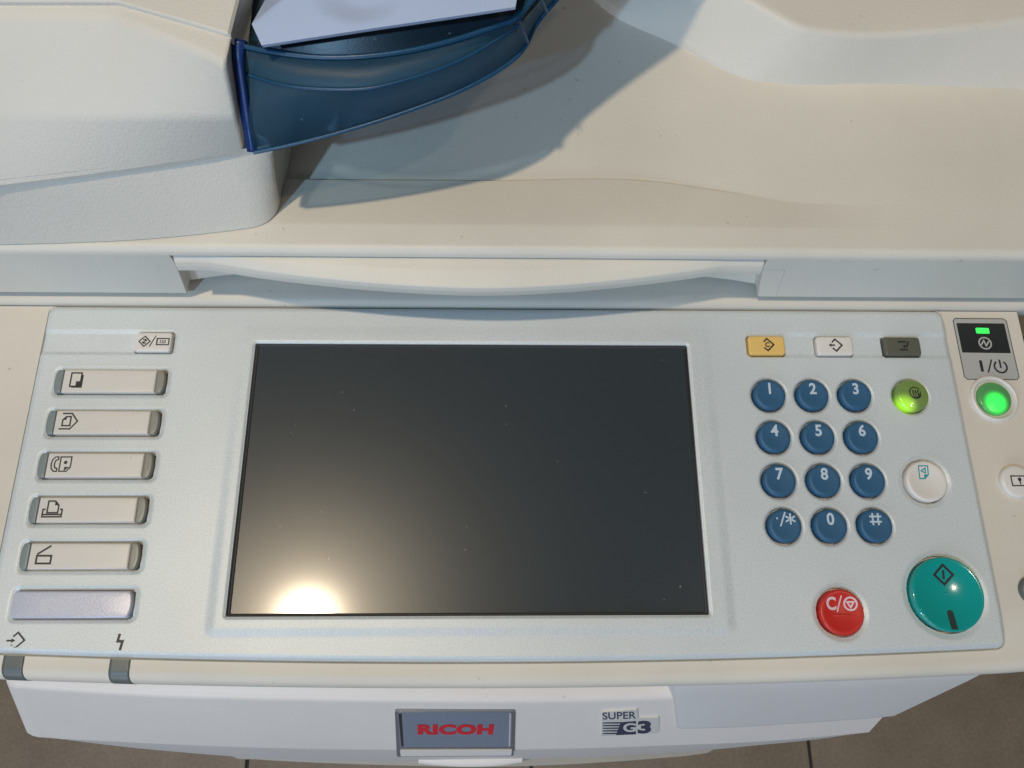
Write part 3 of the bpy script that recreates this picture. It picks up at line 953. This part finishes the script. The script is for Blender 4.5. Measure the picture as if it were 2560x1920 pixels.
# fine seam lines of the handle insert on the skirt
def seam_line(pts, mat, w=.14):
    V, F = ribbon_mesh([(pts, False)], w)
    V3 = [(v[0], skirt_y(v[1]) - .05, v[1]) for v in V]
    return mk("seam", V3, [tuple(f) for f in F], mat, copier, 0)
seam_line([(-127.6, 27.0), (-134.6, 27.0), (-138.6, 6.6)], M_white)  # white paints in the light caught on the seam's step
seam_line([(109.6, 27.0), (118.9, 27.0)], M_label)
seam_line([(118.9, 27.0), (122.2, 6.6)], M_label, .18)

# ------------------------------------------------------------------ document feeder
def fz(pts, z):
    return [at(px, py, z) for px, py in pts]
# base: outline at the lid and at the crease under the cover
b_low = [(-260, 617), (-60, 613), (0, 612), (200, 607), (360, 599), (520, 584), (600, 574), (645, 566), (668, 556), (686, 540), (697, 520), (703, 480), (706, 440), (700, 390)]
b_top = [(-260, 500), (-60, 478), (0, 468), (200, 445), (360, 424), (520, 400), (585, 392), (620, 388), (650, 384), (668, 380), (680, 376), (684, 350), (684, 320), (680, 280)]
def lid_z(p):
    return 38.0 - 5.0 * max(0.0, min(1.0, (p[1] - 157) / 30)) ** 1.15
low = []
for px, py in b_low:
    z = 38.0
    for _ in range(4):
        z = lid_z(at(px, py, z)) + .35
    low.append(at(px, py, z))
top = fz(b_top, 63.0)
# keep the right wall plausible: it runs straight back
low[-2:] = [np.array([low[-3][0] + .5, low[-3][1] + 14, 32.]), np.array([low[-3][0] + 1, low[-3][1] + 60, 30.])]
top[-3:] = [np.array([low[-3][0] - 3.0, top[-4][1] + 6, 63.]), np.array([low[-3][0] - 2.5, top[-4][1] + 24, 63.]), np.array([low[-3][0] - 2.0, top[-4][1] + 60, 63.])]
top_in = [p + np.array([0, 0, 4.]) for p in top]
loft("feeder_base", [[p + (-.7 * min(1, max(0, (p[0] + 110) / 15)), .9, -5) for p in low], [p + (-.7 * min(1, max(0, (p[0] + 110) / 15)), .9, -.1) for p in low], low, top, top_in], [0, 0, .4, 1, 0], M_feeder, copier, 120, label="grey lower housing of the document feeder with a rounded corner")
tube("base_slot", fz([(356, 601), (400, 597), (456, 590)], 37.0), .45, M_dark_in, copier, 12, 6)
# cover
cv = {}
cv['lip'] = [(-260, 500), (-60, 477), (0, 466), (200, 442), (360, 420), (520, 396), (570, 388), (600, 382)]
cv['brk'] = [(-260, 285), (-60, 288), (0, 290), (200, 292), (360, 293), (520, 295), (558, 295), (580, 295)]
cv['rim'] = [(-260, 36), (-60, 37), (0, 38), (200, 39), (275, 41), (420, 97), (520, 138), (552, 158)]
cv['seam'] = [(-260, 3), (-60, 4), (0, 5), (200, 5), (292, 6), (440, 50), (530, 76), (566, 90)]
lip = fz(cv['lip'], 65.0); brk = fz(cv['brk'], 84.0); rim = fz(cv['rim'], 103.0); sea = fz(cv['seam'], 104.0)
ulip = [p + np.array([0, 5.0, -1.0]) for p in lip]
sdn = [p + np.array([0.3, .6, -3.0]) for p in sea]
def cover():
    n = 130
    C = [resample(c, n, False) for c in (ulip, lip, brk, rim, sea, sdn)]
    rows = [fillet(np.array([c[i] for c in C]), [0, .7, 2.0, 2.6, .8, 0], 7) for i in range(n)]
    P = np.array(rows)
    # smooth along the length so the rim's bend is soft
    for _ in range(4):
        P[1:-1] = (P[:-2] + 2 * P[1:-1] + P[2:]) / 4
    # side wall: copy the end profile, rounding over to the right and going back
    end = P[-1]
    ctr = np.array([end[:, 0].mean(), 0, 0])
    ext = []
    for a in np.linspace(15, 90, 6):
        q = end.copy()
        q[:, 0] += 1.6 * sin(radians(a)); q[:, 1] += 1.6 * (1 - cos(radians(a)))
        q[:, 2] -= .5 * (1 - cos(radians(a)))
        ext.append(q)
    q = ext[-1].copy(); q[:, 1] += 60; ext.append(q)
    P = np.concatenate([P, np.array(ext)])
    return sheet("feeder_cover", P, M_feeder, copier, 50, label="pale upper cover of the document feeder with a bevelled rim")
cover()
# top plate behind the seam
tp0 = [(-260, 1), (-60, 2), (0, 3), (200, 3), (292, 4), (440, 46), (530, 72), (568, 84)]
tp = fz(tp0, 105.5)
tpd = [p + np.array([0, -.2, -4.]) for p in tp]
back = [np.array([p[0] if i < 7 else p[0] + 10, 330., 109.]) for i, p in enumerate(tp)]
back = [np.array([p[0] + (14 if i >= 6 else 0), 330., 109.]) for i, p in enumerate(tp)]
def topplate():
    n = 60
    C = [resample(c, n, False) for c in (tpd, tp, back)]
    P = np.array([fillet(np.array([c[i] for c in C]), [0, .9, 0], 5) for i in range(n)])
    end = P[-1].copy()
    e1 = end.copy(); e1[:, 0] += .8; e1[:, 2] -= .8
    e2 = e1.copy(); e2[:, 2] -= 14
    P = np.concatenate([P, [e1, e2]])
    return sheet("feeder_top_panel", P, M_feeder, copier, 40, label="beige top panel of the feeder behind a narrow seam")
topplate()

# ------------------------------------------------------------------ translucent blue input tray
def tz(pts, z0, z1):
    n = len(pts)
    x0, x1 = pts[0][0], 1400
    return [at(px, py, z0 + (z1 - z0) * min(1, max(0, (px - x0) / (x1 - x0))) + .075 * max(0, px - 1300)**2 / (max(0, px - 1300) + 120)) for px, py in pts]
t_low = tz([(634, 380), (703, 366), (866, 325), (1029, 273), (1151, 226), (1252, 171), (1293, 140), (1318, 108), (1334, 72), (1366, 28), (1400, -10), (1460, -75), (1550, -170), (1650, -280), (1760, -400)], 75, 92)
t_mid = tz([(600, 179), (703, 211), (825, 223), (927, 220), (1029, 195), (1151, 150), (1252, 92), (1296, 62), (1312, 40), (1340, 5), (1374, -34), (1432, -98), (1520, -195), (1622, -308), (1728, -428)], 93, 100)
t_top = tz([(608, 118), (671, 131), (785, 145), (886, 145), (1008, 132), (1151, 98), (1240, 68), (1294, 48), (1306, 32), (1334, 0), (1367, -40), (1424, -106), (1512, -205), (1614, -318), (1718, -438)], 100, 104)
t_in = [p + np.array([-.5, 3.0, -.6]) for p in t_top]
t_in2 = [p + np.array([-1, 5.0, -14]) for p in t_top]
tray = loft("input_tray", [t_low, t_mid, t_top], [0, 1.2, 0], M_tray, copier, 110, True, 60, label="translucent blue side wall of the document input tray", thick=2.0)
# floor of the tray behind the rim
fl_in = [p + np.array([0, .6, -4.0]) for p in t_top]
fl_bk = [np.array([p[0] - 2, 330., p[2] - 4.0]) for p in t_top]
loft("tray_floor", [fl_in, fl_bk], [0, 0], plastic("dark_blue_floor_plastic", (.012, .03, .045), .35, 900, .3, specks=.9, speck_col=(.4, .42, .35), mottle=.1), copier, 60, True, label="dark floor of the input tray", thick=1.5)
# dark blue flange at the feeder end
f_a = [at(*p) for p in ((568, 92, 101), (573, 130, 99), (590, 230, 88), (606, 320, 79), (618, 380, 75))]
f_b = [at(*p) for p in ((611, 100, 102), (603, 150, 99), (610, 240, 89.5), (624, 320, 80.5), (637, 381, 75.5))]
f_c = [p + np.array([.5, 2.0, 0]) for p in f_b]
loft("tray_flange", [f_a, f_b], [0, 0], M_trayd, copier, 30, True, label="deep blue end flange of the input tray", thick=2.0)
# rim beads
M_bead = tray_plastic("blue_rim_plastic", (.016, .085, .17), (.3, .55, .8), .3, .3)
tube("tray_rim", [p + np.array([0, .3, 0.2]) for p in t_top], .9, M_bead, tray)
tube("tray_rim", [p + np.array([0, -.2, 0]) for p in t_low], .75, M_bead, tray)
tube("tray_rib", [p + np.array([0, -.1, .1]) for p in t_mid[:9]], .6, M_bead, tray)
tube("tray_rib", [at(1297, 50, 104), at(1308, 78, 99), at(1319, 106, 92)], .55, M_bead, tray, 10, 6)
tube("tray_rib", [at(1352, -4, 105.5), at(1361, 16, 101), at(1368, 30, 96)], .5, M_bead, tray, 10, 6)
# paper guide plate
g0 = [at(*p) for p in ((655, 113, 106), (780, 94, 107), (950, 68, 108.5), (1120, 43, 110), (1289, 17, 111.5))]
g_up = [np.array([p[0] - 14 + 6 * i, 330., p[2] + 4]) for i, p in enumerate(g0)]
g1 = [at(622, 41, 110), at(770, -10, 111), at(950, -30, 112), at(1120, -30, 113), at(1300, -30, 114)]
def guide():
    nu, nv = 70, 60
    a = resample(g0, nu, False); b = np.array([at(px, -260, 112) for px in np.linspace(585, 1330, nu)])
    P = np.zeros((nu, nv + 1, 3))
    for j in range(nv):
        t = j / (nv - 1)
        P[:, j + 1] = a + (b - a) * t
        # the left end slants outwards up to its corner
        yy = P[0, j + 1, 1]
        l0, l1 = at(655, 113, 108), at(622, 41, 110)
        k = min(1.0, max(0.0, (yy - l0[1]) / (l1[1] - l0[1])))
        dx = (l0[0] + (l1[0] - l0[0]) * k) - P[0, j + 1, 0]
        P[:, j + 1, 0] += dx * np.linspace(1, 0, nu)**2
    # shallow finger scoop and a bevel at the left corner
    X, Y = P[..., 0], P[..., 1]
    c = at(905, -8, 108)
    d = np.hypot((X - c[0]) / 17, (Y - c[1]) / 12)
    P[..., 2] -= 2.0 * (1 - sstep(.2, 1.0, d))
    q0, q1 = at(622, 41, 110), at(700, -12, 110)
    nn = np.array([-(q1 - q0)[1], (q1 - q0)[0]]) / np.linalg.norm((q1 - q0)[:2])
    e = (X - q0[0]) * nn[0] + (Y - q0[1]) * nn[1]
    P[..., 2] -= .8 * np.clip(e, 0, 14)
    P[:, 0] = P[:, 1] + np.array([0, .5, -1.6])
    P[:, 1, 2] -= 0
    sl = P[0].copy(); sl[:, 2] -= 1.6
    P = np.concatenate([[sl], P])
    return sheet("paper_guide", P, M_guide, copier, 50, label="pale lavender paper guide plate lying in the blue tray")
guide()

# ------------------------------------------------------------------ front cover below the panel
F1p = [(14, 1700), (23, 1712), (60, 1717), (177, 1726), (380, 1738), (700, 1747), (1016, 1752), (1300, 1753), (1500, 1749), (1689, 1743), (1900, 1730), (2120, 1712), (2300, 1690)]
F2p = [(68, 1832), (80, 1839), (127, 1845), (240, 1852), (380, 1859), (700, 1871), (1016, 1875), (1300, 1874), (1500, 1870), (1662, 1864), (1888, 1855), (2080, 1840), (2172, 1831)]
F3p = [(100, 1836), (130, 1844), (180, 1851), (300, 1866), (440, 1880), (700, 1899), (1016, 1903), (1300, 1899), (1500, 1892), (1680, 1883), (1888, 1864), (2060, 1846), (2150, 1832)]
ZC1, ZC2, ZC3 = -72.0, -128.0, -200.0
F1 = fz(F1p, ZC1); F2 = fz(F2p, ZC2); F3 = fz(F3p, ZC3)
F0 = [p + np.array([0, 16.0, 3.0]) for p in F1]
F4 = [p + np.array([0, 40.0, -2]) for p in F3]
n = 140
C = [resample(c, n) for c in (F0, F1, F2, F3, F4)]
CF1, CF2 = C[1], C[2]
P = np.array([fillet(np.array([c[i] for c in C]), [0, 3.4, 1.2, 3, 0], 7) for i in range(n)])
e = P[0].copy(); e2 = e + np.array([4.0, 3.0, 0]); e3 = e + np.array([12., 60., 0])
g = P[-1].copy(); g2 = g + np.array([-3., 3., 0]); g3 = g + np.array([-4., 60., 0])
P = np.concatenate([[e3, e2], P, [g2, g3]])
cover_o = sheet("front_cover", P, M_shell, copier, 50, flip=True, label="pale bowed front cover below the control panel")

# raised side door on the right
D0 = fz([(1687, 1640), (1900, 1630), (2100, 1620), (2300, 1605), (2420, 1596), (2540, 1590)], -45)
D1 = fz([(1687, 1705), (1900, 1700), (2100, 1695), (2300, 1684), (2400, 1678), (2484, 1672)], -52)
D2 = fz([(1705, 1823), (1850, 1818), (1980, 1810), (2100, 1802), (2180, 1796), (2232, 1791)], -97)
D3 = [p + np.array([0.2, -.3, -7.]) for p in D2]
D4 = [p + np.array([0, 8, -9.]) for p in D2]
n = 80
C = [resample(c, n) for c in (D0, D1, D2, D3, D4)]
P = np.array([fillet(np.array([c[i] for c in C]), [0, 14, 1.6, 1, 0], 9) for i in range(n)])
# round the lower left corner
for i in range(14):
    t = 1 - i / 14
    k = 2.6 * (1 - math.sqrt(max(0, 1 - t * t)))
    P[i, :, 2] -= k * .9
l0 = P[0] + np.array([-.9, .3, -1.2]); l1 = P[0] + np.array([-1.2, 1.0, -16])
r0 = P[-1] + np.array([2.0, 4, -4]); r1 = P[-1] + np.array([1.0, 40, -8])
P = np.concatenate([[l1, l0], P, [r0, r1]])
sheet("side_door", P, M_door, copier, 50, flip=True, label="raised smooth door at the right of the front cover")

# frame lying in the cover's front face
cA = at(1140, 1752.5, ZC1); cB = at(1140, 1875, ZC2)
W_ = (cA - cB) / np.linalg.norm(cA - cB)
U_ = np.array([1.0, 0, 0]); U_ = U_ - W_ * (U_ @ W_); U_ /= np.linalg.norm(U_)
N_ = np.cross(U_, W_)
CAMP = np.array([0, 0, CAM_H])
def on_face(px, py, lift=0.0):
    d = at(px, py, -100) - CAMP
    O = cA + N_ * lift
    k = ((O - CAMP) @ N_) / (d @ N_)
    Q = CAMP + d * k
    r = np.linalg.lstsq(np.stack([U_, W_], 1), Q - O, rcond=None)[0]
    return float(r[0]), float(r[1])
FR = (cA, U_, W_, N_)
def face_poly(name, pts, z0, z1, mat, parent, rad=1.0, **kw):
    pts = np.array(pts, float)
    out = []
    n = len(pts)
    for i in range(n):
        a, p, b = pts[i - 1], pts[i], pts[(i + 1) % n]
        A = p + (a - p) / np.linalg.norm(a - p) * rad
        B = p + (b - p) / np.linalg.norm(b - p) * rad
        for k in range(5):
            t = k / 4
            out.append((1 - t)**2 * A + 2 * t * (1 - t) * p + t * t * B)
    m = len(out)
    V = [cA + U_ * p[0] + W_ * p[1] + N_ * z0 for p in out] + [cA + U_ * p[0] + W_ * p[1] + N_ * z1 for p in out]
    F = [tuple(range(m, 2 * m)), tuple(range(m - 1, -1, -1))] + [(i, (i + 1) % m, m + (i + 1) % m, m + i) for i in range(m)]
    # orient
    o = mk(name, V, F, mat, parent, 0, **kw)
    import bmesh
    bm = bmesh.new(); bm.from_mesh(o.data); bmesh.ops.recalc_face_normals(bm, faces=bm.faces); bm.to_mesh(o.data); bm.free()
    return o
LB = 1.2
def proj_px(P):
    q = (np.asarray(P) - CAMP) @ np.array(RM)
    return 1280 - 1923 * q[..., 0] / q[..., 2]
def set_frame(px, py):
    """frame of the bowed face under one photo position"""
    global cA, cB, U_, W_, N_
    i = int(np.argmin(np.abs(proj_px(CF1) - px))); j = int(np.argmin(np.abs(proj_px(CF2) - px)))
    cA, cB = CF1[i], CF2[j]
    W_ = (cA - cB) / np.linalg.norm(cA - cB)
    U_ = CF2[j + 8] - CF2[j - 8]
    U_ = U_ / np.linalg.norm(U_)
    N_ = np.cross(U_, W_); N_ /= np.linalg.norm(N_)
set_frame(1140, 1830)
bz = face_poly("badge_frame", [on_face(*p, LB) for p in ((992, 1892), (1284, 1890), (1287, 1779), (987, 1779))], -3, LB, M_chrome, copier, 1.6, label="glossy frame of the maker's badge")
face_poly("badge_plate", [on_face(*p, LB + .3) for p in ((1000, 1868), (1278, 1867), (1281, 1782), (994, 1782))], 0, LB + .3, M_badge, bz, 1.2)
cx, cy = on_face(1139, 1824, LB + .35)
w0 = on_face(1044, 1824, LB + .35)[0]; w1 = on_face(1234, 1824, LB + .35)[0]
h0 = on_face(1139, 1838, LB + .35)[1]; h1 = on_face(1139, 1811, LB + .35)[1]
def fit_text(name, body, px0, px1, py0, py1, mat, parent, lift, bold=0.02, **kw):
    x0, y0 = on_face((px0 + px1) / 2, py1, lift); _, y1 = on_face((px0 + px1) / 2, py0, lift)
    xa, _ = on_face(px0, (py0 + py1) / 2, lift); xb, _ = on_face(px1, (py0 + py1) / 2, lift)
    o = text_on(name, body, 0, 0, abs(y1 - y0), mat, parent, 0, bold=bold, **kw)
    co = np.array([v.co[:] for v in o.data.vertices]) / MM
    w = co[:, 0].max() - co[:, 0].min()
    co[:, 0] *= (xb - xa) / w
    Q = cA + np.outer(co[:, 0] + (xa + xb) / 2, U_) + np.outer(co[:, 1] + (y0 + y1) / 2, W_) + N_ * lift
    for v, q in zip(o.data.vertices, Q):
        v.co = q * MM
    return o
fit_text("lettering", "RICOH", 1044, 1234, 1811, 1837, M_inkr, bz, LB + .42, bold=.06, space=1.06)

face_poly("badge_sill", [on_face(*p, LB + .5) for p in ((1002, 1891), (1278, 1889), (1280, 1876), (1000, 1877))], 0, LB + .5, M_white, bz, .5)
face_poly("badge_side_tone", [on_face(*p, LB + .4) for p in ((1003, 1866), (1009, 1866), (1004, 1784), (996, 1784))], 0, LB + .4, M_black, bz, .2)  # black strip: shade on the recess's left side, put into the colour
face_poly("badge_side_tone", [on_face(*p, LB + .4) for p in ((1272, 1866), (1275, 1866), (1277, 1784), (1274, 1784))], 0, LB + .4, M_sticker, bz, .2)  # pale strip: light on the recess's right side, put into the colour
# SUPER G3 sticker
set_frame(1575, 1810)
stk = face_poly("sticker", [on_face(*p, .9) for p in ((1503, 1841), (1647, 1833), (1648, 1794), (1596, 1796), (1594, 1774), (1506, 1781))], -2, .9, M_sticker, copier, 1.0, label="pale sticker reading SUPER G3")
fit_text("lettering", "SUPER", 1506, 1590, 1780, 1798, M_inkn, stk, .98, bold=.012)
face_poly("dark_block", [on_face(*p, 1.0) for p in ((1540, 1838), (1590, 1836), (1590, 1803), (1552, 1806))], .85, 1.0, M_inkn, stk, .2)
for i in range(5):
    y = 1807 + i * 6.6
    face_poly("speed_line", [on_face(*p, 1.0) for p in ((1507, y + 2.2), (1552 - i * 2, y + 2.2), (1552 - i * 2, y - 1.4), (1507, y - .4))], .85, .99, M_inkn, stk, .05)
fit_text("lettering", "G", 1558, 1590, 1808, 1830, M_sticker, stk, 1.12, bold=.03)
fit_text("lettering", "3", 1594, 1628, 1802, 1834, M_inkn, stk, .99, bold=.05)

# ------------------------------------------------------------------ lower drawer and machine body
G1 = fz([(560, 1860), (579, 1892), (640, 1900), (700, 1904), (860, 1911), (1016, 1916), (1200, 1919), (1313, 1917), (1500, 1908), (1650, 1897), (1740, 1888), (1779, 1880), (1800, 1850)], -215)
G0 = [p + np.array([0, 30, 2]) for p in G1]
G2 = [p + np.array([0, 4.0, -16]) for p in G1]
G3 = [p + np.array([0, 10, -520]) for p in G1]
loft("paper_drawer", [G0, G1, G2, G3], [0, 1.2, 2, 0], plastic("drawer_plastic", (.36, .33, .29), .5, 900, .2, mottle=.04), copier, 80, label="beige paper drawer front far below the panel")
h_ = fz([(1046, 1897), (1110, 1903), (1180, 1905), (1250, 1902), (1306, 1894)], -190)
hh = [p + np.array([0, -3.5, -3]) for p in h_]
loft("drawer_handle", [[p + np.array([0, 14, 0]) for p in h_], h_, hh, [p + np.array([0, 2, -12]) for p in hh]], [0, 2, 2, 0], M_shell, copier, 40, label="grip bar of the paper drawer under the badge")
box("machine_body", -225, 195, 28, 520, -920, -52, M_core, copier)  # unseen body core, added to stop light leaking through the shell
box("core_block", -300, 225, 8, 420, -50, -9, M_core, copier)  # unseen block under the panel, added against light leaks

# ------------------------------------------------------------------ floor
ZF = -940.0
fm = plastic("floor_tile_stone", (.24, .18, .125), .55, 60, .15, bdist=.0004, mottle=.12, specks=.3, speck_col=(.08, .06, .05), sparkle=.09, sparkle_scale=200)
gm = plastic("grout", (.035, .03, .028), .8, 300, .2, mottle=.1)
floor = mk("floor", [(-3000, -3000, ZF - 4), (3000, -3000, ZF - 4), (3000, 3000, ZF - 4), (-3000, 3000, ZF - 4)], [(0, 1, 2, 3)], gm, None, 0, kind="structure",
           label="brown tiled floor far below")
jx0, jx1 = at(617, 1914, ZF)[0], at(2026, 1890, ZF)[0]
TS = (jx1 - jx0) / 2
tile_me = None
yr = at(1280, 1920, ZF)[1]
yoff = yr - TS * .35
for i in range(-4, 7):
    for j in range(-4, 5):
        if tile_me is None:
            bw = TS - 5
            o = keyshape("floor_tile", 0, 0, bw, bw, 2, -4, 0, 1.2, 0, fm, floor, nseg=1, rings=1)
            tile_me = o.data
        else:
            o = bpy.data.objects.new("floor_tile", tile_me)
            COL.objects.link(o)
            o.parent = floor
        o.location = ((jx0 + TS * (i + .5)) * MM, (yoff + TS * (j + .5)) * MM, ZF * MM)
print("joint", jx0, jx1, TS, yr)
